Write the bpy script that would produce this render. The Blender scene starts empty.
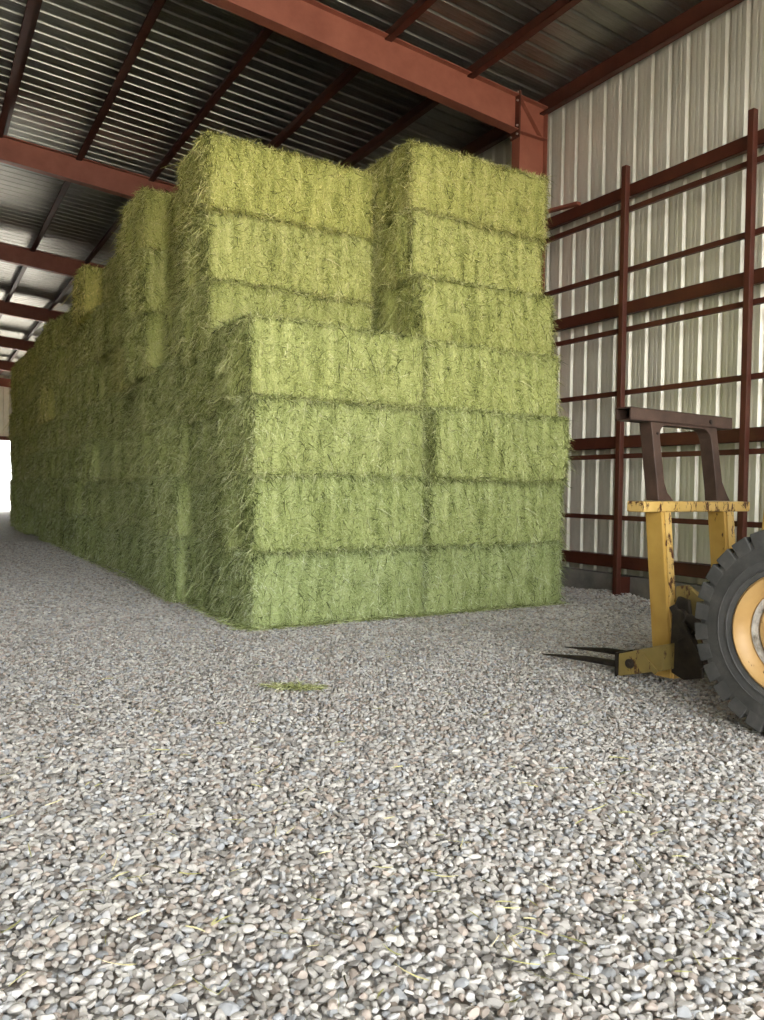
import bpy, math, random
import numpy as np
from mathutils import Vector, Matrix

random.seed(7)
C = bpy.context.scene.collection
PI = math.pi
F_PX, W_PX, H_PX = 780.0, 764.0, 1020.0
EYE = 1.67
YAW = math.radians(30.9)
cy_, sy_ = math.cos(YAW), math.sin(YAW)

# ------------------------------------------------------------------ materials
def srgb(r, g, b):
    f = lambda c: (c / 255 / 12.92) if c / 255 <= .04045 else ((c / 255 + .055) / 1.055) ** 2.4
    return (f(r), f(g), f(b), 1)

def new_mat(name):
    m = bpy.data.materials.new(name); m.use_nodes = True
    nt = m.node_tree
    b = nt.nodes['Principled BSDF']
    return m, nt, b

def N(nt, t, **kw):
    n = nt.nodes.new(t)
    for k, v in kw.items(): setattr(n, k, v)
    return n

def ramp(nt, stops, interp='LINEAR'):
    r = N(nt, 'ShaderNodeValToRGB'); r.color_ramp.interpolation = interp
    e = r.color_ramp.elements
    while len(e) < len(stops): e.new(0.5)
    for el, (p, c) in zip(e, stops): el.position = p; el.color = c
    return r

def noise_mat(name, stops, scale=5, rough=.6, metal=0, bump=0, bscale=60, detail=6, coords='Object', rough2=None, stretch=None):
    m, nt, b = new_mat(name)
    tc = N(nt, 'ShaderNodeTexCoord')
    src = tc.outputs[coords]
    if stretch:
        mp = N(nt, 'ShaderNodeMapping'); mp.inputs['Scale'].default_value = stretch
        nt.links.new(src, mp.inputs[0]); src = mp.outputs[0]
    n = N(nt, 'ShaderNodeTexNoise'); n.inputs['Scale'].default_value = scale; n.inputs['Detail'].default_value = detail
    n.inputs['Roughness'].default_value = .6
    nt.links.new(src, n.inputs['Vector'])
    r = ramp(nt, stops); nt.links.new(n.outputs['Fac'], r.inputs[0]); nt.links.new(r.outputs[0], b.inputs['Base Color'])
    b.inputs['Roughness'].default_value = rough; b.inputs['Metallic'].default_value = metal
    if rough2 is not None:
        mr = N(nt, 'ShaderNodeMapRange'); mr.inputs[1].default_value = .3; mr.inputs[2].default_value = .7
        mr.inputs[3].default_value = rough; mr.inputs[4].default_value = rough2
        nt.links.new(n.outputs['Fac'], mr.inputs[0]); nt.links.new(mr.outputs[0], b.inputs['Roughness'])
    if bump:
        n2 = N(nt, 'ShaderNodeTexNoise'); n2.inputs['Scale'].default_value = bscale; n2.inputs['Detail'].default_value = 4
        nt.links.new(src, n2.inputs['Vector'])
        bp = N(nt, 'ShaderNodeBump'); bp.inputs['Strength'].default_value = bump; bp.inputs['Distance'].default_value = .01
        nt.links.new(n2.outputs['Fac'], bp.inputs['Height']); nt.links.new(bp.outputs[0], b.inputs['Normal'])
    return m

M = {}
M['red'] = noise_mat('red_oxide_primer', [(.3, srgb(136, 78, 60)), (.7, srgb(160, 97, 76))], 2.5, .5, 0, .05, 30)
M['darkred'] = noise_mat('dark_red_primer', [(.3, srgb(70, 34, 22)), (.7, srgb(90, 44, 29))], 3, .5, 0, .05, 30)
M['bolt'] = noise_mat('zinc_bolt', [(.3, srgb(150, 140, 130)), (.7, srgb(190, 180, 170))], 30, .4, .6)
M['concrete'] = noise_mat('concrete', [(.3, srgb(104, 100, 94)), (.55, srgb(134, 129, 120)), (.75, srgb(154, 146, 134))], 3, .9, 0, .4, 40)
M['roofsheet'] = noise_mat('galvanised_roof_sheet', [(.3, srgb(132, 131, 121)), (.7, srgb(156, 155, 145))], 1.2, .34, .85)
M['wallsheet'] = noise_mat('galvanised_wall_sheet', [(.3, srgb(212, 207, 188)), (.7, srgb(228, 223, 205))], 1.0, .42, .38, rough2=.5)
M['rubber'] = noise_mat('tyre_rubber', [(.3, srgb(66, 66, 63)), (.6, srgb(84, 83, 79)), (.8, srgb(108, 105, 98))], 7, .75, 0, .25, 60)
M['brownsteel'] = noise_mat('brown_steel', [(.3, srgb(62, 46, 38)), (.7, srgb(84, 64, 53))], 6, .5, .1, .15, 60)
M['blacksteel'] = noise_mat('black_worn_steel', [(.3, srgb(34, 31, 29)), (.7, srgb(66, 58, 52))], 9, .5, .4, .2, 60)
M['grease'] = noise_mat('greasy_machinery', [(.3, srgb(38, 33, 28)), (.6, srgb(66, 58, 48)), (.8, srgb(110, 98, 84))], 8, .6, .1, .4, 40)
M['rimwhite'] = noise_mat('worn_white_rim', [(.35, srgb(120, 112, 95)), (.6, srgb(205, 200, 188))], 12, .6)

def yellow_mat(name, lo, hi, rustlo=.60, rust_scale=7):
    m, nt, b = new_mat(name)
    tc = N(nt, 'ShaderNodeTexCoord')
    n = N(nt, 'ShaderNodeTexNoise'); n.inputs['Scale'].default_value = 4; n.inputs['Detail'].default_value = 5
    nt.links.new(tc.outputs['Object'], n.inputs['Vector'])
    r = ramp(nt, [(.3, lo), (.7, hi)]); nt.links.new(n.outputs['Fac'], r.inputs[0])
    mp = N(nt, 'ShaderNodeMapping'); mp.inputs['Scale'].default_value = (1.6, 1.6, .7); nt.links.new(tc.outputs['Object'], mp.inputs[0])
    n2 = N(nt, 'ShaderNodeTexNoise'); n2.inputs['Scale'].default_value = rust_scale; n2.inputs['Detail'].default_value = 9; n2.inputs['Roughness'].default_value = .72
    nt.links.new(mp.outputs[0], n2.inputs['Vector'])
    r2 = ramp(nt, [(rustlo, (0, 0, 0, 1)), (rustlo + .03, (1, 1, 1, 1))]); nt.links.new(n2.outputs['Fac'], r2.inputs[0])
    mx = N(nt, 'ShaderNodeMix', data_type='RGBA'); nt.links.new(r2.outputs[0], mx.inputs['Factor'])
    nt.links.new(r.outputs[0], mx.inputs['A']); mx.inputs['B'].default_value = srgb(82, 48, 28)
    nt.links.new(mx.outputs['Result'], b.inputs['Base Color']); b.inputs['Roughness'].default_value = .42
    return m
M['yellow'] = yellow_mat('worn_yellow_paint', srgb(184, 146, 66), srgb(204, 166, 84), .61)
M['yellowrust'] = yellow_mat('rusty_yellow_paint', srgb(204, 168, 92), srgb(222, 188, 116), .54, 12)
M['yellowdirty'] = yellow_mat('muddy_yellow_paint', srgb(128, 112, 66), srgb(162, 140, 78), .55, 9)
M['rim'] = yellow_mat('rim_yellow_paint', srgb(184, 144, 84), srgb(204, 166, 106), .62)

# hay : one fibre colour per stem, a tint of its own for every bale
def hay_mat(name, core=False):
    m, nt, b = new_mat(name)
    geo = N(nt, 'ShaderNodeNewGeometry'); oi = N(nt, 'ShaderNodeObjectInfo'); tc = N(nt, 'ShaderNodeTexCoord')
    cols = [(0, srgb(70, 72, 38)), (.2, srgb(134, 138, 80)), (.5, srgb(186, 188, 122)), (.78, srgb(216, 214, 152)), (1, srgb(240, 234, 190))]
    r = ramp(nt, cols)
    # flake to flake variation
    mp = N(nt, 'ShaderNodeMapping'); mp.inputs['Scale'].default_value = (9, 3.0, 1.6)
    nt.links.new(tc.outputs['Object'], mp.inputs[0])
    n = N(nt, 'ShaderNodeTexNoise'); n.inputs['Scale'].default_value = 1.0; n.inputs['Detail'].default_value = 5
    nt.links.new(mp.outputs[0], n.inputs['Vector'])
    if core:
        n3 = N(nt, 'ShaderNodeTexNoise'); n3.inputs['Scale'].default_value = 70; n3.inputs['Detail'].default_value = 6
        nt.links.new(tc.outputs['Object'], n3.inputs['Vector']); fac = n3.outputs['Fac']
        bp = N(nt, 'ShaderNodeBump'); bp.inputs['Strength'].default_value = .8; bp.inputs['Distance'].default_value = .02
        nt.links.new(fac, bp.inputs['Height']); nt.links.new(bp.outputs[0], b.inputs['Normal'])
    else:
        fac = geo.outputs['Random Per Island']
    a = N(nt, 'ShaderNodeMath', operation='MULTIPLY_ADD'); nt.links.new(n.outputs['Fac'], a.inputs[0]); a.inputs[1].default_value = .9; a.inputs[2].default_value = -.45
    s = N(nt, 'ShaderNodeMath', operation='ADD'); nt.links.new(fac, s.inputs[0]); nt.links.new(a.outputs[0], s.inputs[1])
    nt.links.new(s.outputs[0], r.inputs[0])
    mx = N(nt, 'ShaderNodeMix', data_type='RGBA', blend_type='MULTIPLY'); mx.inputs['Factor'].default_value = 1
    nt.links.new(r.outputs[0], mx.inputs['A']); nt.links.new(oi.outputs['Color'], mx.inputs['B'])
    nt.links.new(mx.outputs['Result'], b.inputs['Base Color'])
    b.inputs['Roughness'].default_value = .7 if not core else .95
    b.inputs['Specular IOR Level'].default_value = .3 if not core else .05
    if not core:
        tr = N(nt, 'ShaderNodeBsdfTranslucent'); nt.links.new(mx.outputs['Result'], tr.inputs[0])
        ms = N(nt, 'ShaderNodeMixShader'); ms.inputs[0].default_value = .12
        out = nt.nodes['Material Output']
        nt.links.new(b.outputs[0], ms.inputs[1]); nt.links.new(tr.outputs[0], ms.inputs[2]); nt.links.new(ms.outputs[0], out.inputs[0])
    return m
M['hay'] = hay_mat('hay_stems'); M['haycore'] = hay_mat('pressed_hay', True)

STONE = [(0, srgb(150, 146, 139)), (.12, srgb(184, 180, 172)), (.3, srgb(196, 190, 181)), (.45, srgb(208, 204, 195)), (.58, srgb(188, 175, 162)),
         (.66, srgb(206, 205, 201)), (.78, srgb(174, 176, 176)), (.88, srgb(216, 212, 202)), (.95, srgb(164, 153, 141))]
def stone_mat():
    m, nt, b = new_mat('gravel_stone')
    geo = N(nt, 'ShaderNodeNewGeometry'); tc = N(nt, 'ShaderNodeTexCoord')
    r = ramp(nt, STONE, 'CONSTANT'); nt.links.new(geo.outputs['Random Per Island'], r.inputs[0])
    n = N(nt, 'ShaderNodeTexNoise'); n.inputs['Scale'].default_value = 45; n.inputs['Detail'].default_value = 4
    nt.links.new(tc.outputs['Object'], n.inputs['Vector'])
    mr = N(nt, 'ShaderNodeMapRange'); mr.inputs[3].default_value = .8; mr.inputs[4].default_value = 1.15
    nt.links.new(n.outputs['Fac'], mr.inputs[0])
    vm = N(nt, 'ShaderNodeVectorMath', operation='SCALE'); nt.links.new(r.outputs[0], vm.inputs[0]); nt.links.new(mr.outputs[0], vm.inputs['Scale'])
    nt.links.new(vm.outputs[0], b.inputs['Base Color']); b.inputs['Roughness'].default_value = .75; b.inputs['Specular IOR Level'].default_value = .3
    return m
M['stone'] = stone_mat()
def gravel_floor_mat():
    m, nt, b = new_mat('gravel_bed')
    tc = N(nt, 'ShaderNodeTexCoord')
    v = N(nt, 'ShaderNodeTexVoronoi'); v.inputs['Scale'].default_value = 30
    nt.links.new(tc.outputs['Object'], v.inputs['Vector'])
    sep = N(nt, 'ShaderNodeSeparateColor'); nt.links.new(v.outputs['Color'], sep.inputs[0])
    r = ramp(nt, STONE, 'CONSTANT'); nt.links.new(sep.outputs[0], r.inputs[0])
    hsv = N(nt, 'ShaderNodeHueSaturation'); hsv.inputs['Value'].default_value = .95; nt.links.new(r.outputs[0], hsv.inputs['Color'])
    nt.links.new(hsv.outputs[0], b.inputs['Base Color']); b.inputs['Roughness'].default_value = .9; b.inputs['Specular IOR Level'].default_value = .2
    inv = N(nt, 'ShaderNodeMath', operation='MULTIPLY'); inv.inputs[1].default_value = -1; nt.links.new(v.outputs['Distance'], inv.inputs[0])
    bp = N(nt, 'ShaderNodeBump'); bp.inputs['Strength'].default_value = .8; bp.inputs['Distance'].default_value = .015
    nt.links.new(inv.outputs[0], bp.inputs['Height']); nt.links.new(bp.outputs[0], b.inputs['Normal'])
    return m
M['gravelbed'] = gravel_floor_mat()

# ------------------------------------------------------------------ mesh helpers
class MB:
    def __init__(s): s.v = []; s.f = []
    def add(s, vs, fs):
        o = len(s.v); s.v += [tuple(p) for p in vs]; s.f += [tuple(i + o for i in f) for f in fs]; return s
    def box(s, x0, x1, y0, y1, z0, z1):
        vs = [(x, y, z) for z in (z0, z1) for y in (y0, y1) for x in (x0, x1)]
        return s.add(vs, [(0, 2, 3, 1), (4, 5, 7, 6), (0, 1, 5, 4), (2, 6, 7, 3), (0, 4, 6, 2), (1, 3, 7, 5)])
    def hexa(s, p):   # 8 points: 4 bottom loop, 4 top loop
        return s.add(p, [(3, 2, 1, 0), (4, 5, 6, 7), (0, 1, 5, 4), (1, 2, 6, 5), (2, 3, 7, 6), (3, 0, 4, 7)])
    def prism(s, poly, axis, a, b):  # polygon (u,v) extruded along axis between a and b
        def P(u, v, w):
            return {'x': (w, u, v), 'y': (u, w, v), 'z': (u, v, w)}[axis]
        n = len(poly)
        vs = [P(u, v, a) for u, v in poly] + [P(u, v, b) for u, v in poly]
        return s.add(vs, [tuple(range(n))[::-1], tuple(range(n, 2 * n))] + [(i, (i + 1) % n, n + (i + 1) % n, n + i) for i in range(n)])
    def bar(s, a, b, w, h, up=(0, 0, 1)):
        a, b = Vector(a), Vector(b); d = (b - a).normalized(); u = Vector(up)
        sx = d.cross(u).normalized(); uz = sx.cross(d).normalized()
        q = [(-w / 2, -h / 2), (w / 2, -h / 2), (w / 2, h / 2), (-w / 2, h / 2)]
        return s.hexa([a + sx * i + uz * j for i, j in q] + [b + sx * i + uz * j for i, j in q])
    def cyl(s, a, b, r0, r1=None, n=16):
        r1 = r0 if r1 is None else r1
        a, b = Vector(a), Vector(b); d = (b - a).normalized()
        u = d.orthogonal().normalized(); w = d.cross(u)
        ring = lambda c, r: [c + (u * math.cos(2 * PI * i / n) + w * math.sin(2 * PI * i / n)) * r for i in range(n)]
        return s.add(ring(a, r0) + ring(b, r1), [tuple(range(n))[::-1], tuple(range(n, 2 * n))] + [(i, (i + 1) % n, n + (i + 1) % n, n + i) for i in range(n)])
    def lathe_x(s, prof, cx, cyy, cz, n=64):  # closed profile of (x, r), axis along x
        m = len(prof); vs = []
        for i in range(n):
            a = 2 * PI * i / n
            vs += [(cx + px, cyy + r * math.cos(a), cz + r * math.sin(a)) for px, r in prof]
        fs = []
        for i in range(n):
            j = (i + 1) % n
            for k in range(m):
                l = (k + 1) % m
                fs.append((i * m + k, i * m + l, j * m + l, j * m + k))
        return s.add(vs, fs)
    def build(s, name, mat, parent=None, smooth=False, bevel=0):
        me = bpy.data.meshes.new(name); me.from_pydata(s.v, [], s.f); me.update()
        import bmesh
        bm = bmesh.new(); bm.from_mesh(me); bmesh.ops.recalc_face_normals(bm, faces=bm.faces); bm.to_mesh(me); bm.free()
        me.materials.append(mat)
        if smooth:
            me.polygons.foreach_set('use_smooth', [True] * len(me.polygons)); me.set_sharp_from_angle(angle=math.radians(38))
        o = bpy.data.objects.new(name, me); C.objects.link(o)
        if bevel:
            b = o.modifiers.new('bevel', 'BEVEL'); b.width = bevel; b.segments = 2; b.limit_method = 'ANGLE'
        if parent: o.parent = parent
        return o

def tag(o, label=None, cat=None, group=None, kind=None):
    if label: o['label'] = label
    if cat: o['category'] = cat
    if group: o['group'] = group
    if kind: o['kind'] = kind
    return o
def empty(name, loc=(0, 0, 0), rz=0):
    o = bpy.data.objects.new(name, None); C.objects.link(o); o.location = loc; o.rotation_euler = (0, 0, rz); o.empty_display_size = .2
    return o
def np_mesh(name, verts, quads, mats, mat_idx=None, smooth=None):
    me = bpy.data.meshes.new(name); nv = len(verts); k = quads.shape[1]; nf = len(quads)
    me.vertices.add(nv); me.vertices.foreach_set('co', np.ascontiguousarray(verts, dtype=np.float32).ravel())
    me.loops.add(nf * k); me.loops.foreach_set('vertex_index', np.ascontiguousarray(quads, dtype=np.int32).ravel())
    me.polygons.add(nf); me.polygons.foreach_set('loop_start', np.arange(0, nf * k, k, dtype=np.int32))
    if mat_idx is not None: me.polygons.foreach_set('material_index', mat_idx.astype(np.int32))
    me.polygons.foreach_set('use_smooth', smooth if smooth is not None else np.zeros(nf, bool))
    for m in mats: me.materials.append(m)
    me.update(calc_edges=True); me.validate()
    return me

# ------------------------------------------------------------------ building
WX = 9.25; RIDGE = -3.0; LX = 2 * RIDGE - WX
SL = .088
FR = [2.46 + 7.62 * k for k in range(8)]
Y0B, Y1B = FR[0] - 7.7, FR[-1] + .15
def sheet_z(x): return 8.30 + .076 * (9.2 - max(x, 2 * RIDGE - x))

def rib_profile(a, b, pitch=.305, h=.034, base=.090, top=.020, minor=.0035):
    pts = []; s = a
    while s < b:
        pts += [(s, 0), (s + (base - top) / 2, h), (s + (base + top) / 2, h), (s + base, 0)]
        g = pitch - base
        for q in (.33, .67):
            c = s + base + g * q
            pts += [(c - .018, 0), (c - .009, minor), (c + .009, minor), (c + .018, 0)]
        s += pitch
    return pts

def ribbed(name, pts, fn, u0, u1, mat):
    vs = [fn(s, d, u0) for s, d in pts] + [fn(s, d, u1) for s, d in pts]; n = len(pts)
    vs += [fn(s, d + .002, u0) for s, d in pts] + [fn(s, d + .002, u1) for s, d in pts]
    fs = [(i, i + 1, n + i + 1, n + i) for i in range(n - 1)] + [(2 * n + i, 3 * n + i, 3 * n + i + 1, 2 * n + i + 1) for i in range(n - 1)]
    m = MB(); m.add(vs, fs)
    me = bpy.data.meshes.new(name); me.from_pydata(m.v, [], m.f); me.update(); me.materials.append(mat)
    o = bpy.data.objects.new(name, me); C.objects.link(o)
    return o
prof = rib_profile(Y0B, Y1B)
prof_roof = rib_profile(Y0B, Y1B, h=.038, base=.066, top=.036, minor=.003)
# roof: one mesh, two slopes
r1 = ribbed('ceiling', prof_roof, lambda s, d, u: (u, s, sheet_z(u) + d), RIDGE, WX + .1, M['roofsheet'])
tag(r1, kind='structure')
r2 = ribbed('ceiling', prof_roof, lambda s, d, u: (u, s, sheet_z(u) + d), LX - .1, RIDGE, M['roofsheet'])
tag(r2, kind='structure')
w = ribbed('wall_right', prof, lambda s, d, u: (WX + d, s, u), .40, 8.34, M['wallsheet']); tag(w, kind='structure')
w = ribbed('wall_left', prof, lambda s, d, u: (LX - d, s, u), 0, 8.34, M['wallsheet']); tag(w, kind='structure')
# back wall with a wide doorway
pb = rib_profile(LX, WX)
mb = MB()
DX0, DX1, DZ = -6.5, 6.4, 4.45
n0 = []
def backseg(xa, xb, za, zb_fn):
    p = [(x, d) for x, d in pb if xa <= x <= xb]; n = len(p)
    mb.add([(x, Y1B + d, za) for x, d in p] + [(x, Y1B + d, zb_fn(x)) for x, d in p], [(i, i + 1, n + i + 1, n + i) for i in range(n - 1)])
backseg(LX, DX0, 0, lambda x: sheet_z(x)); backseg(DX0 - .1, DX1 + .1, DZ, lambda x: sheet_z(x)); backseg(DX1, WX, 0, lambda x: sheet_z(x))
tag(mb.build('wall_back', M['wallsheet']), kind='structure')
tag(MB().box(DX0 - .1, DX1 + .1, Y1B - .12, Y1B - .01, DZ - .02, DZ + .25).box(DX0 - .15, DX0, Y1B - .12, Y1B - .01, 0, DZ).box(DX1, DX1 + .15, Y1B - .12, Y1B - .01, 0, DZ).build('trim_1', M['darkred']), kind='structure')
# unseen sheet added across the far left front to cut side light on the hay
mb = MB(); pf = [(x, d) for x, d in pb if x < -6.0]; n = len(pf)
mb.add([(x, Y0B - d, 0) for x, d in pf] + [(x, Y0B - d, sheet_z(x)) for x, d in pf], [(i, i + 1, n + i + 1, n + i) for i in range(n - 1)])
tag(mb.build('front_light_blocker', M['wallsheet']), kind='structure')
# concrete kerb under the right wall
mb = MB(); mb.box(9.1, 9.42, Y0B, Y1B, -.1, .42)
tag(mb.build('baseboard_right', M['concrete'], bevel=.012), kind='structure')

# ---- steel frames
def zt(x): return sheet_z(x) - .205
def zb(x):
    x = max(x, 2 * RIDGE - x)
    return 7.565 + SL * (8.6 - max(x, 1.5)) + .076 * max(0, 1.5 - x)
def frame(y, label):
    root = empty('steel_frame', (RIDGE, y, 0)); tag(root, label, 'frame', 'red steel frames across the barn')
    for sgn in (1, -1):
        X = lambda x: (x - RIDGE) * sgn          # local
        def bx(m, x0, x1, y0, y1, z0, z1):
            a, b_ = sorted((X(x0), X(x1))); m.box(a, b_, y0, y1, z0, z1)
        m = MB()   # column
        bx(m, 8.512, 9.088, -.006, .006, 0.02, zb(8.6)); bx(m, 8.5, 8.512, -.1, .1, .02, zb(8.6)); bx(m, 9.088, 9.1, -.1, .1, .02, zt(9.1))
        bx(m, 8.45, 9.15, -.14, .14, 0, .02)
        m.build('column', M['red'], root)
        m = MB()   # knee panel
        m.prism([(X(8.512), zb(8.6)), (X(9.088), zb(8.6)), (X(9.088), zt(9.1) - .012), (X(8.512), zt(8.5) - .012)], 'y', -.006, .006)
        bx(m, 8.512, 9.088, -.1, .1, zb(8.6) - .006, zb(8.6) + .006)
        m.prism([(X(8.5), zt(8.5) - .012), (X(9.1), zt(9.1) - .012), (X(9.1), zt(9.1)), (X(8.5), zt(8.5))], 'y', -.1, .1)
        m.bar((X(8.53), -.05, zt(8.53) - .03), (X(9.0), -.05, zb(8.6) + .01), .012, .08, up=(0, 1, 0))
        m.build('knee', M['red'], root)
        m = MB()   # bolted end plates
        bx(m, 8.47, 8.5, -.11, .11, zb(8.6) - .10, zt(8.5) + .06)
        pl = m.build('end_plate', M['darkred'], root)
        if y < 20:
            for zz in (zb(8.6) - .06, zb(8.6) + .08, zt(8.5) - .1, zt(8.5) + .03):
                for yy in (-.08, .08):
                    a, b_ = sorted((X(8.44), X(8.47))); MB().cyl((a, yy, zz), (b_, yy, zz), .016, n=8).build('bolt', M['bolt'], pl)
        m = MB()   # rafter
        m.prism([(X(RIDGE), zb(RIDGE) + .012), (X(1.5), zb(1.5) + .012), (X(8.47), zb(8.47) + .012), (X(8.47), zt(8.47) - .012), (X(RIDGE), zt(RIDGE) - .012)], 'y', -.005, .005)
        m.prism([(X(RIDGE), zb(RIDGE)), (X(1.5), zb(1.5)), (X(8.47), zb(8.47)), (X(8.47), zb(8.47) + .014), (X(1.5), zb(1.5) + .014), (X(RIDGE), zb(RIDGE) + .014)], 'y', -.1, .1)
        m.prism([(X(RIDGE), zt(RIDGE) - .014), (X(8.47), zt(8.47) - .014), (X(8.47), zt(8.47)), (X(RIDGE), zt(RIDGE))], 'y', -.1, .1)
        m.build('rafter', M['red'], root)
ordw = ['nearest', 'second', 'third', 'fourth', 'fifth', 'sixth', 'seventh', 'eighth', 'ninth', 'tenth', 'eleventh', 'twelfth', 'thirteenth', 'fourteenth',
        'fifteenth', 'sixteenth', 'seventeenth', 'eighteenth', 'nineteenth', 'twentieth', 'twenty-first']
fl = ['red steel frame crossing overhead in front of the near knee frame',
      'large red steel frame whose bolted knee stands above the hay stack at the right',
      'pinkish red steel rafter crossing at upper left, first behind the near knee',
      'red steel rafter at far left, just below the pinkish one',
      'dark red steel rafter fourth down at the left picture edge',
      'thin dark steel rafter fifth down at the left picture edge',
      'small dark far rafter sixth down, beside the far stack top',
      'smallest and farthest dark rafter, just above the bright doorway']
for y, l in zip(FR, fl): frame(y, l)

# ---- purlins (run the length of the barn on top of the frames)
PX = [9.12 - 1.52 * k for k in range(8)]
pl_lab = ['dark red eave strut along the top of the ribbed right wall',
          'red purlin first left of the eave strut', 'red purlin second left of the eave strut, meeting the big rafter at top centre',
          'dark red purlin third from the right wall, going behind the right hay tower',
          'dark red purlin fourth from the right wall, above the left hay tower',
          'dark red purlin fifth from the right wall, crossing top left',
          'dark red purlin sixth from the right wall, leftmost in the near bay',
          'dark red purlin seventh from the right wall, beyond the left picture edge']
def purlin(x, label):
    m = MB(); z = sheet_z(x); wd = .12; t = .008; h = .24
    if x > 9: h = .32
    m.box(x - t, x, Y0B, FR[-1], z - h, z - .002)                     # web
    m.box(x - t, x + wd, Y0B, FR[-1], z - .010 - (.0), z - .002)       # top flange
    m.box(x - wd, x, Y0B, FR[-1], z - h, z - h + t)                   # bottom flange
    m.box(x - wd, x - wd + t, Y0B, FR[-1], z - h, z - h + .022)       # lip
    yy = FR[0] + .2
    while yy < FR[2]:
        m.cyl((x - wd + .012, yy, z - h - .008), (x - wd + .012, yy, z - h + .001), .011, n=6); yy += .305
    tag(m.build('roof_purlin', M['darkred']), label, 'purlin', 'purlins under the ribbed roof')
for x, l in zip(PX, pl_lab): purlin(x, l)

# ---- wall girts, guard posts and rails in front of the right wall
def girt(z, label):
    m = MB(); a, b = Y0B + .1, FR[-1]
    m.box(9.045, 9.053, a, b, z - .09, z + .09)
    m.box(9.045, WX - .004, a, b, z + .082, z + .09)
    m.box(9.12, 9.128, a, b, z - .09, z - .07)
    m.box(9.045, 9.128, a, b, z - .09, z - .082)
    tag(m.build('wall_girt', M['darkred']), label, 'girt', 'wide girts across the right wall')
girt(6.12, 'wide dark red girt, highest across the right wall')
girt(4.40, 'wide dark red girt in the middle of the right wall, second from top')
girt(2.42, 'wide dark red girt behind the brown backrest frame')
girt(.62, 'wide dark red girt just above the concrete kerb')
def rail(z, label):
    m = MB(); m.box(8.905, 8.97, 2.6, 33.5, z - .035, z + .035)
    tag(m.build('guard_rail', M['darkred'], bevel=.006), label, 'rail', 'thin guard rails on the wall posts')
for z, l in ((5.79, 'thin red guard rail, topmost, just under the highest girt'), (4.91, 'thin red guard rail, second from top'),
             (4.05, 'thin red guard rail right below the middle girt'), (3.13, 'thin red guard rail just above the brown backrest frame'),
             (2.20, 'thin red guard rail passing behind the middle of the backrest frame'), (1.29, 'lowest thin red guard rail, level with the yellow crossbar')):
    rail(z, l)
def post(y, label):
    r = empty('guard_post', (8.84, y, 0)); tag(r, label, 'post', 'red guard posts along the right wall')
    m = MB(); m.box(-.045, .045, -.042, .042, .0, 6.39); m.build('upright', M['darkred'], r, bevel=.008)
    m = MB(); m.box(.065, .26, -.02, .10, .0, .42); m.box(-.1, .3, -.1, .14, -.02, .012); m.build('foot_bracket', M['darkred'], r)
post(8.03, 'square red guard post between the hay stack and the loader backrest')
post(6.03, 'square red guard post right of the brown backrest, behind the loader wheel')
m = MB(); m.bar((8.96, 9.95, 6.30), (9.0, 9.12, 6.22), .09, .05)
tag(m.build('girt_bracket', M['red'], bevel=.004), 'short red steel brace between the top girt and the column behind the hay', 'brace')

# ------------------------------------------------------------------ floor
def mound(x, y):
    x = np.asarray(x, float); y = np.asarray(y, float)
    t = np.clip((x - 8.1) / .8, 0, 1); t = t * t * (3 - 2 * t)
    k = .12 + .03 * np.sin(y * 1.7) + .02 * np.sin(y * 3.9 + 1)
    return t * k * ((x < 9.45) * 1.0)
xs = np.array([-60, -30, -15, -5, 0, 4, 7, 8, 8.2, 8.35, 8.5, 8.65, 8.8, 8.95, 9.1, 9.3, 9.44, 9.46, 12, 30, 60.])
ys = np.concatenate([[-60, -30, -15, -5], np.arange(0, 34, .4), [36, 40, 50, 56, 70, 100, 140.]])
gx, gy = np.meshgrid(xs, ys); gz = mound(gx, gy) - .020
V = np.stack([gx.ravel(), gy.ravel(), gz.ravel()], 1); nx = len(xs); ny = len(ys)
ii, jj = np.meshgrid(np.arange(nx - 1), np.arange(ny - 1)); q0 = (jj * nx + ii).ravel()
Q = np.stack([q0, q0 + 1, q0 + nx + 1, q0 + nx], 1)
fo = bpy.data.objects.new('floor', np_mesh('floor', V, Q, [M['gravelbed']])); C.objects.link(fo); tag(fo, kind='structure')

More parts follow.
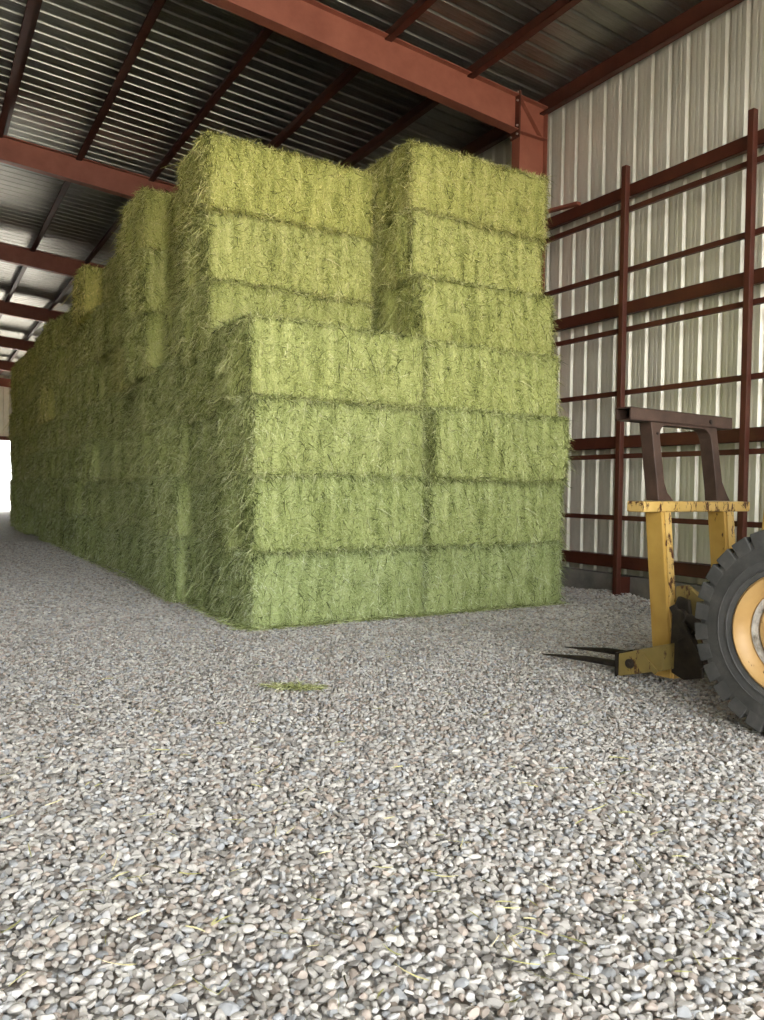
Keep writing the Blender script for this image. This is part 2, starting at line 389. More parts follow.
# stones
def ico(sub):
    import bmesh
    bm = bmesh.new(); bmesh.ops.create_icosphere(bm, subdivisions=sub, radius=1)
    v = np.array([p.co[:] for p in bm.verts]); f = np.array([[q.index for q in p.verts] for p in bm.faces]); bm.free(); return v, f
def stones(rs, px, py, size, sub, zlift):
    v, f = ico(sub); n = len(px); nv = len(v)
    # angular: snap the ball with random cutting planes
    base = []
    for k in range(16):
        vv = v.copy()
        for _ in range(10):
            d = rs.normal(size=3); d /= np.linalg.norm(d); h = rs.uniform(.42, .85)
            s = vv @ d; m_ = s > h; vv[m_] -= np.outer(s[m_] - h, d)
        base.append(vv)
    base = np.array(base)
    sc = size * rs.uniform(.6, 1.35, (n, 1)) * np.stack([rs.uniform(.8, 1.3, n), rs.uniform(.65, 1.0, n), rs.uniform(.42, .72, n)], 1)
    a = rs.uniform(0, 2 * PI, n); tx = rs.normal(0, .26, n); ty = rs.normal(0, .26, n)
    B = base[rs.integers(0, 16, n)] * sc[:, None, :]
    # tilt x, tilt y, spin z
    c, s = np.cos(tx)[:, None], np.sin(tx)[:, None]; y = B[..., 1] * c - B[..., 2] * s; z = B[..., 1] * s + B[..., 2] * c; x = B[..., 0]
    c, s = np.cos(ty)[:, None], np.sin(ty)[:, None]; x, z = x * c + z * s, -x * s + z * c
    c, s = np.cos(a)[:, None], np.sin(a)[:, None]; x, y = x * c - y * s, x * s + y * c
    pz = mound(px, py) + zlift + rs.normal(0, size * .18, n)
    P = np.stack([x + px[:, None], y + py[:, None], z + pz[:, None]], -1).reshape(-1, 3)
    Fc = (f[None] + (np.arange(n) * nv)[:, None, None]).reshape(-1, 3)
    return P, Fc
def in_view(x, y, marg):
    Z = y * cy_ + x * sy_; Xc = x * cy_ - y * sy_
    m0, m1 = marg; q = np.abs(Xc) - Z * (382 / F_PX)
    return (q >= m0) & (q < m1), Z
rs = np.random.default_rng(3)
def field(z0, z1, pitch, marg):
    gx = np.arange(-9, 9.08, pitch); gy = np.arange(-2, 26, pitch * .88); X, Y = np.meshgrid(gx, gy)
    X = X + (np.arange(len(gy)) % 2)[:, None] * pitch * .5
    X = (X + rs.uniform(-.32, .32, X.shape) * pitch).ravel(); Y = (Y + rs.uniform(-.32, .32, Y.shape) * pitch).ravel()
    ok, Z = in_view(X, Y, marg); ok &= (Z >= z0) & (Z < z1) & (X < 9.08)
    edge = np.abs(X * cy_ - Y * sy_) - Z * (382 / F_PX)          # thins out raggedly well beside the frame
    ok &= rs.random(X.shape) > np.clip((edge - 1.9) / .9, 0, 1)
    ok &= rs.random(X.shape) > np.clip((1.6 - Z) / .9, 0, 1)
    ok &= ~((X > 3.5) & (X < 8.0) & (Y > 8.7))
    ok &= ~((X > 8.7) & (Y > 13))
    return X[ok], Y[ok]
parts = []
for (z0, z1, pitch, size, sub, marg) in ((1.9, 5.2, .032, .0232, 2, (-99, .25)), (.7, 1.9, .034, .0235, 1, (-99, 2.8)), (1.9, 5.2, .034, .0235, 1, (.25, 2.8)), (5.2, 9.5, .034, .0225, 1, (-99, 2.6)), (9.5, 22, .040, .027, 1, (-99, 2.4))):
    X, Y = field(z0, z1, pitch, marg); parts.append(stones(rs, X, Y, size, sub, size * .3))
Vs, Fs, o_ = [], [], 0
for P, Fc in parts: Vs.append(P); Fs.append(Fc + o_); o_ += len(P)
print('stone tris', sum(len(f) for f in Fs))
me = np_mesh('gravel_stones', np.concatenate(Vs), np.concatenate(Fs), [M['stone']])
g = bpy.data.objects.new('gravel_stones', me); C.objects.link(g)
tag(g, 'loose pale grey and beige crushed gravel covering the barn floor', 'gravel', kind='stuff')

# ------------------------------------------------------------------ hay bales
BL, BW, BH = 2.43, 1.205, .918
def fourier(rs, n, fmin, fmax, dims):
    k = rs.normal(size=(n, 3)); k /= np.linalg.norm(k, axis=1)[:, None]; k *= rs.uniform(fmin, fmax, (n, 1)); k *= np.array(dims)
    ph = rs.uniform(0, 2 * PI, n); am = rs.uniform(.5, 1, n) / n ** .5
    return lambda P: (np.sin(P @ k.T * 2 * PI + ph) * am).sum(-1)
def stems(rs, P, Nn, T, L, wdt, lift, droop, curl=.6):
    """ribbon stems: start P, normal Nn, tangent T"""
    n = len(P); t = np.linspace(0, 1, 4)
    D = T * np.cos(lift)[:, None] + Nn * np.sin(lift)[:, None]
    Cv = rs.normal(size=(n, 3)) * curl
    Cv -= (Cv * D).sum(1)[:, None] * D
    pts = P[:, None, :] + L[:, None, None] * (t[None, :, None] * D[:, None, :] + (t ** 2)[None, :, None] * Cv[:, None, :] * .6)
    pts[..., 2] -= (L * droop)[:, None] * (t ** 2)[None, :]
    S = np.cross(D, rs.normal(size=(n, 3))); S /= np.linalg.norm(S, axis=1)[:, None] + 1e-9
    wd = np.array([.8, 1, .9, .3])
    A = pts + S[:, None, :] * (wdt[:, None, None] * .5) * wd[None, :, None]; B = pts - S[:, None, :] * (wdt[:, None, None] * .5) * wd[None, :, None]
    V = np.stack([A, B], 2).reshape(-1, 3)      # n,4,2,3
    q = np.array([[0, 1, 3, 2], [2, 3, 5, 4], [4, 5, 7, 6]])
    Q = (q[None] + (np.arange(n) * 8)[:, None, None]).reshape(-1, 4)
    return V, Q
def bale_mesh(seed, n_st, wscale=1.0):
    rs = np.random.default_rng(seed)
    hx, hy, hz = BL / 2, BW / 2, BH / 2
    big = fourier(rs, 6, .3, .9, (1, 1, 1)); fine = fourier(rs, 14, 2.5, 7, (1, 1, .35)); flake = fourier(rs, 10, 2.5, 6, (1, .05, .05)); flute = fourier(rs, 6, 1.8, 3.6, (.05, 1, .12))
    R = .022
    def surf(P):
        """box point -> rounded and displaced surface point and normal"""
        lim = np.array([hx - R, hy - R, hz - R]); q = np.clip(P, -lim, lim); d = P - q; ln = np.linalg.norm(d, axis=1)[:, None] + 1e-9
        n = d / ln; S = q + n * R
        ax = np.abs(n)
        dsp = .018 * big(P) + .012 * fine(P) + ax[:, 1] * .016 * flake(P) + ax[:, 0] * (.050 * flute(P) + .008 * flake(P))
        # bulge between the pressed top and bottom
        prof_ = 1 - (P[:, 2] / hz) ** 2
        dsp += (ax[:, 0] + ax[:, 1]) * .008 * (prof_ - .2) - ax[:, 2] * .004 * np.abs(fine(P))
        dsp -= ax[:, 0] * .07 * np.abs(P[:, 1] / hy) ** 7
        # light crease at mid height
        dsp -= ax[:, 1] * .018 * np.exp(-((P[:, 2] - .03 * big(P)) / .022) ** 2)
        return S + n * dsp[:, None], n
    # core grid
    V, Q, o = [], [], 0
    def face(ax, sgn, na, nb):
        nonlocal o
        dims = [hx, hy, hz]; a, b = [i for i in range(3) if i != ax]
        ga, gb = np.meshgrid(np.linspace(-dims[a], dims[a], na), np.linspace(-dims[b], dims[b], nb)); P = np.zeros((na * nb, 3))
        P[:, a] = ga.ravel(); P[:, b] = gb.ravel(); P[:, ax] = sgn * dims[ax]
        ii, jj = np.meshgrid(np.arange(na - 1), np.arange(nb - 1)); q0 = (jj * na + ii).ravel() + o
        q = np.stack([q0, q0 + 1, q0 + na + 1, q0 + na], 1)
        flip = (sgn > 0) ^ (ax == 1) ^ False
        Q.append(q if flip else q[:, ::-1]); V.append(surf(P)[0]); o += na * nb
    for sgn in (-1, 1): face(0, sgn, 24, 18); face(1, sgn, 56, 18); face(2, sgn, 40, 20)
    nq = sum(len(q) for q in Q)
    # stems
    areas = np.array([BW * BH, BW * BH, BL * BH, BL * BH, BL * BW * .28, BL * BW * .06]); fc = rs.choice(6, n_st, p=areas / areas.sum())
    u = rs.uniform(-1, 1, (n_st, 2)); P = np.zeros((n_st, 3)); Nn = np.zeros((n_st, 3))
    for k in range(6):
        m_ = fc == k; ax = k // 2; sg = (1 if k == 4 else -1) if ax == 2 else (1 if k % 2 else -1)
        a, b = [i for i in range(3) if i != ax]; dims = [hx, hy, hz]
        uu = u[m_]
        if ax == 2:   # top and bottom: keep to the rim where it shows
            e = rs.random(len(uu)) < .7; uu[e, 1] = np.sign(uu[e, 1]) * (1 - np.abs(rs.normal(0, .12, e.sum())).clip(0, .9))
        else:        # ragged rims where bales meet
            e = rs.random(len(uu)) < .16; uu[e, 1] = np.sign(uu[e, 1]) * (1 - np.abs(rs.normal(0, .03, e.sum())).clip(0, .9))
            e = rs.random(len(uu)) < .07; uu[e, 0] = np.sign(uu[e, 0]) * (1 - np.abs(rs.normal(0, .05, e.sum())).clip(0, .9))
        P[m_, a] = uu[:, 0] * dims[a]; P[m_, b] = uu[:, 1] * dims[b]; P[m_, ax] = sg * dims[ax]; Nn[m_, ax] = sg
    S, n2 = surf(P); n2 = np.where(np.linalg.norm(n2, axis=1)[:, None] > .5, n2, Nn)
    T = rs.normal(size=(n_st, 3)); T[:, 2] *= np.where(np.abs(Nn[:, 0]) > .5, 2.0, 1.5)
    T -= (T * n2).sum(1)[:, None] * n2; T /= np.linalg.norm(T, axis=1)[:, None] + 1e-9
    L = rs.lognormal(math.log(.055), .35, n_st).clip(.02, .15); lift = np.abs(rs.normal(.16, .22, n_st)).clip(.02, 1.1); droop = np.abs(rs.normal(.10, .15, n_st))
    wild = rs.random(n_st) < .06
    L[wild] *= 2.0; lift[wild] += .4; droop[wild] += .4
    ends = np.abs(Nn[:, 0]) > .5; L[ends] *= 1.2; droop[ends] += .12; lift[ends] += .05
    lift[np.abs(Nn[:, 2]) > .5] *= .5; droop[Nn[:, 2] > .5] = 0
    wdt = rs.uniform(.0045, .0095, n_st) * wscale
    SV, SQ = stems(rs, S - n2 * .010, n2, T, L, wdt, lift, droop)
    SV[:, 2] = SV[:, 2].clip(-hz - .09, hz + .05)
    Vc = np.concatenate(V); allV = np.concatenate([Vc, SV]); allV[:, 2] += hz
    allQ = np.concatenate(Q + [SQ + len(Vc)])
    mi = np.zeros(len(allQ), int); mi[nq:] = 1; sm = np.zeros(len(allQ), bool); sm[:nq] = True
    return np_mesh('hay_bale', allV, allQ, [M['haycore'], M['hay']], mi, sm)
near_v = [bale_mesh(100 + k, 46000) for k in range(6)]
far_v = [bale_mesh(200 + k, 15000, 1.7) for k in range(3)]
LAY = ['bottom layer', 'second layer up', 'third layer up', 'fourth layer up', 'fifth layer up', 'sixth layer up', 'top layer']
rb = random.Random(11)
def bale(cx, cyy, layer, z0, zs, label, near=True, group='green hay bales in the tall stack', ang=None, tint=None):
    me = rb.choice(near_v if near else far_v)
    o = bpy.data.objects.new('hay_bale', me); C.objects.link(o)
    o.location = (cx, cyy, z0); o.scale = (1, 1, zs)
    o.rotation_euler = (0, 0, (PI if rb.random() < .5 else 0) + (rb.uniform(-.025, .025) if ang is None else ang))
    # bale colour grades by layer, greener low down and yellower high up
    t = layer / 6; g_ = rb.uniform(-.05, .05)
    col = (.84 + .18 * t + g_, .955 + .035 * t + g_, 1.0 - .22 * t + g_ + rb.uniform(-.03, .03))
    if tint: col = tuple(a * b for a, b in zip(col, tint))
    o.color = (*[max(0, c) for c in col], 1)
    tag(o, label, 'hay bale', group)
    return o
HX, HY = 3.30, 8.46
SH = {  # hand-set offsets (x, y) for the bales that show clearest
    (0, 0, 0): (.02, .0), (0, 0, 1): (0, 0), (0, 0, 2): (-.03, -.02), (0, 0, 3): (-.06, -.02),
    (1, 0, 0): (-.02, .0), (1, 0, 1): (0, 0.02), (1, 0, 2): (.04, -.05), (1, 0, 3): (-.02, .14),
    (1, 0, 4): (.0, .28), (1, 0, 5): (-.05, .46), (1, 0, 6): (-.06, .44),
    (0, 1, 4): (-.14, .0), (0, 1, 5): (-.12, .02), (0, 1, 6): (-.16, -.02), (0, 1, 3): (-.06, 0),
    (0, 2, 6): (.10, .0), (0, 2, 5): (.08, .0), (0, 2, 4): (.04, .0), (0, 3, 6): (-.36, .0), (0, 3, 5): (-.33, 0), (0, 3, 4): (-.30, 0), (0, 3, 3): (-.12, 0),
    (0, 4, 6): (-.20, .0), (0, 4, 5): (-.15, .0), (0, 6, 6): (.04, 0), (0, 7, 6): (-.34, 0), (0, 7, 5): (-.12, 0), (0, 12, 4): (-.2, 0)}
frontname = {0: 'left', 1: 'right'}
for col in (0, 1):
    for row in range(21 if col == 0 else 3):
        amp = .012 if row == 0 else .03
        hs_ = [rb.uniform(-amp, amp) + (1 if row == 0 else k) for k in (1.0, .97, .93, .91, .98, 1.0, .98)]; z0 = .004
        if col == 0 and row == 1: hs_ = [1.0, .96, .92, .87, 1.01, 1.01, 1.0]
        if row > 1: hs_[6] += rb.uniform(-.03, .05)
        lean_ = rb.gauss(0, .06)
        for lay in range(7):
            zs = hs_[lay]; zc = z0; z0 += .9 * zs
            if col == 0 and row == 0 and lay > 3: continue
            dx, dy = SH.get((col, row, lay), (max(-.26, min(.14, lean_ + rb.gauss(-.02, .06))) if col == 0 else rb.uniform(-.03, .03), rb.uniform(-.01, .01)))
            if col == 1 and row > 0: dy = .40 if lay > 3 else .16; dx = 0
            x = HX + 1.22 + 2.44 * col + dx; y = HY + .61 + 1.22 * row + dy
            if row == 0:
                if lay <= 3: lab = f"long green hay bale on the stack's front face, {LAY[lay]}, {frontname[col]} of the two"
                else: lab = f'long yellow-green hay bale in the right front tower, {LAY[lay]}'
                if lay == 3 and col == 0: lab = 'long green hay bale whose top forms the step at the front left, fourth layer'
            elif col == 0 and row == 1 and lay > 3: lab = f'long yellow-green hay bale in the left tower, set back above the step, {LAY[lay]}'
            elif col == 0: lab = f'green hay bale, end showing, {LAY[lay]}, {ordw[row]} row back from the near corner'
            else: lab = f'hay bale behind the right front tower, {LAY[lay]}, {ordw[row]} row back'
            tint = None
            if (col, row, lay) in ((0, 7, 6), (0, 12, 4)): tint = (1.2, 1.13, 1.05)  # lit look of these jutting bales put into their colour as a brighter tint
            if (col, row, lay) in ((0, 5, 4),): tint = (1.15, 1.1, 1.05)
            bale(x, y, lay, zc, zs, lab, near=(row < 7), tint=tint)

# loose hay on the gravel
def loose(name, pts_fn, n, label, cat, seed, kind=None, lift=.15, tint=(.85, .97, .88, 1)):
    rs = np.random.default_rng(seed); P = pts_fn(rs, n); Nn = np.tile([0, 0, 1.], (n, 1)); T = rs.normal(size=(n, 3)); T[:, 2] = 0; T /= np.linalg.norm(T, axis=1)[:, None]
    L = rs.uniform(.04, .13, n); V, Q = stems(rs, P, Nn, T, L, rs.uniform(.003, .006, n), np.abs(rs.normal(lift, .1, n)), np.full(n, .05), .25)
    V[:, 2] = V[:, 2].clip(.012, None)
    o = bpy.data.objects.new(name, np_mesh(name, V, Q, [M['hay']])); C.objects.link(o); o.color = tint; tag(o, label, cat, kind=kind); return o
def edge_pts(rs, n):
    side = rs.random(n) < .62; s = rs.uniform(0, 1, n); off = np.abs(rs.normal(0, .07, n))
    x = np.where(side, HX - off - .0, HX + s * 4.9); y = np.where(side, HY + (s ** 1.3) * 16, HY - off)
    return np.stack([x, y, rs.uniform(.02, .05, n)], 1)
loose('loose_hay', edge_pts, 5200, 'loose hay stems fallen along the foot of the stack', 'loose hay', 5, 'stuff')
def to_world(px, py):
    Z = F_PX * EYE / (py - (488.7 + .0145 * (px - 382))); Xc = (px - 382) / F_PX * Z
    return Xc * cy_ + Z * sy_, -Xc * sy_ + Z * cy_
def wisp(rs, n):
    a = to_world(266, 691); b = to_world(322, 694); t = rs.beta(1.6, 1.6, n)[:, None]
    p = np.array(a) * (1 - t) + np.array(b) * t + rs.normal(0, .035, (n, 2)); return np.concatenate([p, rs.uniform(.03, .045, (n, 1))], 1)
loose('hay_wisp', wisp, 420, 'small flat green wisp of hay lying on the open gravel', 'hay', 6, 'stuff', .08, (.95, 1, 1, 1))
def strew(rs, n):
    p = np.array([to_world(rs.uniform(-40, 760), 560 + 460 * rs.random() ** .8) for _ in range(n)]); p = p[(p[:, 0] < 8.4) & ~((p[:, 0] > 3.2) & (p[:, 1] > 8.4))]
    p = np.concatenate([p, p[:n - len(p)]]) if len(p) < n else p
    return np.concatenate([p, rs.uniform(.03, .04, (len(p), 1))], 1)
loose('strewn_stems', strew, 300, 'single pale hay stems strewn thinly over the open gravel', 'stems', 8, 'stuff', .05, (1.0, .95, .95, 1))

# ------------------------------------------------------------------ loader
P0 = (5.367, 4.461)
LD = empty('wheel_loader', (P0[0], P0[1], 0), math.radians(4.1))
tag(LD, 'worn yellow wheel loader with spiked bale forks and big black tyre, at the right edge', 'loader')
def lean(y, z): return y + (z - .2) * .09     # carriage leans forward at the top
# yellow crossbar
m = MB(); m.box(0, 1.66, lean(0, 1.55), lean(0, 1.55) + .18, 1.50, 1.595)
m.build('carriage_crossbar', M['yellowrust'], LD, bevel=.012)
# yellow posts
def mast_post(x0, x1):
    m = MB(); d = .17
    zt_, zb_ = 1.50, .06
    yb, yt = lean(.0, zb_), lean(.0, zt_)
    m.hexa([(x0, yb, zb_), (x1, yb, zb_), (x1, yb + d, zb_), (x0, yb + d, zb_), (x0, yt, zt_), (x1, yt, zt_), (x1, yt + d, zt_), (x0, yt + d, zt_)])
    o = m.build('mast_post', M['yellow'], LD, bevel=.008)
    m = MB(); yb -= .014; yt -= .014    # worn rear flange strip
    m.hexa([(x0 + .03, yb, zb_), (x1 + .012, yb, zb_), (x1 + .012, yb + .014, zb_), (x0 + .03, yb + .014, zb_), (x0 + .03, yt, zt_), (x1 + .012, yt, zt_), (x1 + .012, yt + .014, zt_), (x0 + .03, yt + .014, zt_)])
    m.build('wear_strip', M['yellowrust'], o)
mast_post(.24, .345); mast_post(1.20, 1.33)
# brown backrest: portal of two posts and a top bar with curved corners
BR = .13
def brown():
    y = lambda z: lean(0, 1.6) + .05 + (z - 1.6) * .14
    # portal outline in (x, z)
    def arc(cx, cz, r, a0, a1, n=7): return [(cx + r * math.cos(a0 + (a1 - a0) * i / n), cz + r * math.sin(a0 + (a1 - a0) * i / n)) for i in range(n + 1)]
    zb0, z1, zi = 1.60, 2.40, 2.30
    xl, xr, t = .28, 1.30, .11
    out = [(xl - .03, zb0), (xl, zb0 + .18), (xl - .005, zi), (xr + .005, zi), (xr, zb0 + .18), (xr + .06, zb0 + .06), (xr + .10, zb0)]
    inn = [(xr - t - .01, zb0), (xr - t - .0, zb0 + .10)] + arc(xr - t - .11, zi - .13, .11, 0, PI / 2) + arc(xl + t + .11, zi - .13, .11, PI / 2, PI) + [(xl + t, zb0 + .16), (xl + t + .03, zb0 + .07), (xl + t + .11, zb0)]
    # build as two post polygons plus lintel, sheared with the lean
    m = MB()
    half = len(inn) // 2
    polyR = [(xr + .10, zb0), (xr + .06, zb0 + .06), (xr, zb0 + .18), (xr, zi + .01)] + [(.745, zi + .01), (.745, zi - .02)] + list(reversed(inn[:10]))
    polyL = [(xl - .005, zb0)] + list(reversed(inn[10:])) + [(.745, zi - .02), (.745, zi + .01), (xl, zi + .01), (xl, zb0 + .18)]
    for poly in (polyR, polyL):
        n = len(poly)
        vs = [(u, y(v), v) for u, v in poly] + [(u, y(v) + BR, v) for u, v in poly]
        m.add(vs, [tuple(range(n))[::-1], tuple(range(n, 2 * n))] + [(i, (i + 1) % n, n + (i + 1) % n, n + i) for i in range(n)])
    o = m.build('backrest_frame', M['brownsteel'], LD, bevel=.006)
    m = MB(); yy = y(2.35) - .015
    # hollow rectangular tube top bar
    a, b, zz0, zz1, tt = -.02, 1.55, 2.30, 2.415, .012
    m.box(a, b, yy, yy + tt, zz0, zz1).box(a, b, yy + .16 - tt, yy + .16, zz0, zz1).box(a, b, yy, yy + .16, zz1 - tt, zz1).box(a, b, yy, yy + .16, zz0, zz0 + tt)
    m.build('top_tube', M['brownsteel'], o)
    MB().cyl((1.18, yy - .012, 2.355), (1.18, yy, 2.355), .022, n=8).build('bolt', M['blacksteel'], o)
    m = MB(); m.cyl((.35, y(2.2) - .012, 2.2), (.35, y(2.2), 2.2), .012, n=8); m.build('bolt', M['blacksteel'], o)
brown()
# lower fork carrier boxes and spikes
def carrier(x0, x1, tine=True, mat='yellowdirty'):
    m = MB()
    yb = -.03; yf = .43
    m.hexa([(x0, yb, .15), (x1, yb, .15), (x1, yf, .01), (x0, yf, .01), (x0, yb, .375), (x1, yb, .375), (x1, yf, .215), (x0, yf, .215)])
    o = m.build('fork_carrier', M[mat], LD, bevel=.008)
    m = MB(); m.hexa([(x0 - .012, yf, .0), (x1 + .012, yf, .0), (x1 + .012, yf + .03, .0), (x0 - .012, yf + .03, .0), (x0 - .012, yf, .225), (x1 + .012, yf, .225), (x1 + .012, yf + .03, .222), (x0 - .012, yf + .03, .222)])
    m.build('end_plate', M['blacksteel'], o)
    m = MB(); m.cyl((x0 - .02, .30, .15), (x0, .30, .15), .042, n=16).cyl((x0 - .035, .30, .15), (x0 - .02, .30, .15), .02, n=6); m.build('pivot_bolt', M['grease'], o)
    m = MB(); m.bar((x0 - .015, .02, .13), (x0 - .015, .17, .24), .02, .05); m.build('brace', M['yellowdirty'], o)
    return o
carrier(.10, .30); carrier(1.20, 1.42)
m = MB(); m.box(.30, 1.20, .03, .12, .10, .22); m.build('lower_beam', M['grease'], LD, bevel=.01)
def spike(x, z, l):
    m = MB()
    m.cyl((x, .45, z), (x, .85, z - .02), .032, .028, 12).cyl((x, .85, z - .02), (x - .01, l, z - .075), .028, .005, 12)
    m.build('bale_spike', M['blacksteel'], LD, smooth=True)
spike(.16, .105, 1.40); spike(.46, .15, 1.36)
m = MB(); m.box(.28, .62, .40, .46, .06, .19); m.build('spike_bar', M['blacksteel'], LD, bevel=.006)
# tilt linkage between mast and loader arm
m = MB(); m.prism([(.02, .12), (.0, .66), (-.05, .78), (-.15, .76), (-.20, .46), (-.28, .30), (-.30, .12), (-.12, .07)], 'x', .26, .30)
m.build('side_plate', M['grease'], LD, bevel=.006)
m = MB(); m.bar((.22, -.03, .70), (.22, -.33, .22), .03, .06).cyl((.27, -.10, .62), (.27, -.55, .42), .05).cyl((.20, -.10, .62), (.34, -.10, .62), .06).cyl((.20, -.30, .30), (.34, -.30, .30), .05)
m.cyl((.27, -.05, .38), (.27, -.45, .66), .018, n=8)
m.build('tilt_cylinder', M['grease'], LD, smooth=True)
m = MB(); m.prism([(-.0, .62), (-.0, .86), (-.10, .88), (-.26, .78), (-.34, .66), (-.30, .58), (-.12, .62)], 'x', .30, .36)
m.build('lug', M['yellowdirty'], LD, bevel=.008)
for x in (.34, 1.20):   # lift arms rising to the tower behind the tyre
    m = MB()
    m.prism([(-.30, .58), (-.30, .80), (-.62, 1.05), (-.72, 1.30), (-.74, 1.55), (-.80, 1.95), (-.92, 2.16), (-1.15, 2.24), (-1.7, 2.18), (-1.7, 1.95), (-1.12, 1.98), (-1.0, 1.85), (-.96, 1.45), (-.90, 1.10), (-.72, .86)], 'x', x, x + .07)
    m.build('lift_arm', M['yellow'], LD, bevel=.01)
# wheels
def wheel(cx, cyy, cz, r, rim_r, wd, side, label=None):
    """cx = outer face x; side -1 : outer face towards -x"""
    s = -side
    rt = r - .05
    m = MB()
    prof = [(0.035, rim_r - .01), (.012, rim_r + .02), (0.0, rim_r + .09), (0.004, r - .20), (.014, r - .12), (.035, rt - .012), (.07, rt), (wd - .07, rt), (wd - .035, rt - .012), (wd - .014, r - .12), (wd, rim_r + .09), (wd - .012, rim_r + .02), (wd - .035, rim_r - .01)]
    m.lathe_x([(s * a, b) for a, b in prof], cx, cyy, cz, 96)
    ty = m.build('tyre', M['rubber'], LD, smooth=True)
    m = MB()   # raised rings on the sidewall
    for rr in (r - .215, rim_r + .045):
        m.lathe_x([(s * .012, rr - .006), (s * -.004, rr - .003), (s * -.004, rr + .003), (s * .012, rr + .006)], cx, cyy, cz, 96)
    m.build('sidewall_ring', M['rubber'], ty, smooth=True)
    nl = 29
    for k in range(nl):     # lugs, alternating halves of the tread
        a = 2 * PI * (k + .5) / nl
        for half in (0, 1):
            aa = a + (PI / nl if half else 0)
            m = MB(); da = .86 * PI / nl
            def pt(x, rr, an): return (cx + s * x, cyy + rr * math.cos(an), cz + rr * math.sin(an))
            xo, xi = (.012, wd * .52) if not half else (wd - .012, wd * .48)
            sk = 0
            xm = .035 if not half else wd - .035
            lo = [pt(xo, r - .125, aa - da), pt(xo, r - .125, aa + da), pt(xi, rt - .02, aa + da + sk), pt(xi, rt - .02, aa - da + sk)]
            hi = [pt(xm - (.012 if not half else -.012), r - .012, aa - da * .93), pt(xm - (.012 if not half else -.012), r - .012, aa + da * .93), pt(xi, r, aa + da * .8 + sk), pt(xi, r, aa - da * .8 + sk)]
            m.hexa(lo + hi); m.build('tread_lug', M['rubber'], ty, bevel=.008)
    # rim
    m = MB()
    m.lathe_x([(s * a, b) for a, b in [(.030, rim_r - .055), (.004, rim_r - .030), (-.004, rim_r - .012), (.012, rim_r + .006), (.05, rim_r - .004), (.10, rim_r - .06), (.13, rim_r - .10), (.13, rim_r - .11), (.05, rim_r - .072)]], cx, cyy, cz, 72)
    ri = m.build('rim', M['rim'], LD, smooth=True)
    m = MB(); m.lathe_x([(s * a, b) for a, b in [(.075, rim_r - .100), (.08, rim_r - .122), (.16, rim_r - .13), (.16, rim_r - .09), (.1, rim_r - .085)]], cx, cyy, cz, 72)
    m.build('lock_ring', M['rimwhite'], ri, smooth=True)
    m = MB(); m.lathe_x([(s * a, b) for a, b in [(.13, rim_r - .125), (.10, rim_r - .15), (.12, .17), (.05, .15), (.03, .12), (.02, .002), (.25, .002), (.25, rim_r - .1)]], cx, cyy, cz, 72)
    dk = m.build('wheel_disc', M['rim'], ri, smooth=True)
    for k in range(10):
        a = 2 * PI * k / 10; p = (cyy + .21 * math.cos(a), cz + .21 * math.sin(a))
        MB().cyl((cx + s * .09, *p), (cx + s * .125, *p), .018, n=6).build('wheel_nut', M['grease'], dk)
wheel(-.55, -1.45, .74, .74, .42, .44, -1)
wheel(2.08, -1.45, .74, .74, .43, .44, 1)
wheel(-.48, -4.05, .74, .74, .43, .44, -1)
wheel(2.08, -4.05, .74, .74, .43, .44, 1)
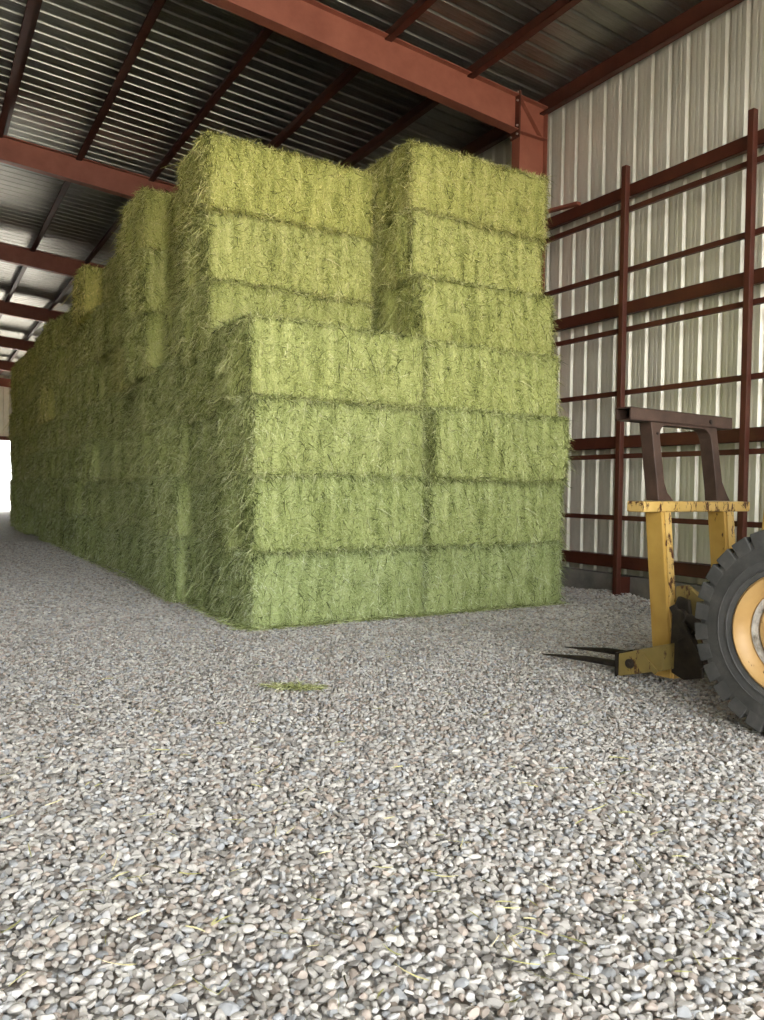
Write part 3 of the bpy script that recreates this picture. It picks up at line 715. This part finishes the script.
# body
m = MB(); m.box(.30, 1.30, -4.6, -.75, .55, .95); m.cyl((-.2, -1.45, .74), (1.8, -1.45, .74), .13).cyl((-.2, -4.05, .74), (1.8, -4.05, .74), .13); m.build('chassis', M['grease'], LD, bevel=.02)
m = MB(); m.prism([(-2.9, .95), (-2.9, 1.75), (-4.6, 1.62), (-4.85, 1.45), (-4.85, .8), (-4.6, .8)], 'x', .32, 1.28); m.build('hood', M['yellow'], LD, bevel=.03)
m = MB(); m.box(.42, 1.18, -2.05, -1.35, .95, 1.95); m.build('arm_tower', M['yellow'], LD, bevel=.02)
m = MB(); m.box(.5, 1.1, -2.85, -2.3, .95, 1.15).box(.5, 1.1, -2.88, -2.74, 1.15, 1.65); m.build('operator_seat', M['blacksteel'], LD, bevel=.03)
for x in (.40, 1.20):
    for yy in (-2.12, -2.88):
        m = MB(); m.box(x - .04, x + .04, yy - .04, yy + .04, .9, 2.75); m.build('canopy_post', M['blacksteel'], LD, bevel=.008)
m = MB(); m.box(.28, 1.32, -3.05, -1.95, 2.75, 2.82); m.build('canopy', M['yellow'], LD, bevel=.02)

# ------------------------------------------------------------------ light
wd_ = bpy.data.worlds.new('World'); bpy.context.scene.world = wd_; wd_.use_nodes = True
nt = wd_.node_tree; bg = nt.nodes['Background']
sky = N(nt, 'ShaderNodeTexSky', sky_type='NISHITA'); sky.sun_disc = False; sky.sun_elevation = math.radians(58); sky.sun_rotation = math.radians(20); sky.air_density = 1.0; sky.dust_density = 2.5
hs = N(nt, 'ShaderNodeHueSaturation'); hs.inputs['Saturation'].default_value = .08
nt.links.new(sky.outputs[0], hs.inputs['Color']); nt.links.new(hs.outputs[0], bg.inputs[0]); bg.inputs[1].default_value = .30
sl = bpy.data.lights.new('sun', 'SUN'); sl.energy = 4.5; sl.angle = math.radians(.6); sl.color = (1, .95, .86)
so = bpy.data.objects.new('sun', sl); C.objects.link(so)
d = Vector((-.30, -.50, -.90)); so.rotation_euler = d.to_track_quat('-Z', 'Y').to_euler()

# ------------------------------------------------------------------ camera
cam = bpy.data.cameras.new('camera'); co = bpy.data.objects.new('camera', cam); C.objects.link(co)
cam.sensor_fit = 'VERTICAL'; cam.sensor_height = 36; cam.lens = 36 * F_PX / H_PX; cam.clip_end = 400; cam.clip_start = .05
pitch = math.atan((510 - 488.7) / F_PX)
Rm = Matrix.Rotation(-YAW, 4, 'Z') @ Matrix.Rotation(PI / 2 - pitch, 4, 'X') @ Matrix.Rotation(.0145, 4, 'Z')
co.matrix_world = Matrix.Translation((0, 0, EYE)) @ Rm
sc = bpy.context.scene; sc.camera = co
sc.view_settings.view_transform = 'Standard'; sc.view_settings.look = 'None'; sc.view_settings.gamma = 1; sc.view_settings.use_curve_mapping = False
sc.view_settings.exposure = 2.75
sc.cycles.max_bounces = 8; sc.cycles.diffuse_bounces = 5; sc.cycles.glossy_bounces = 4
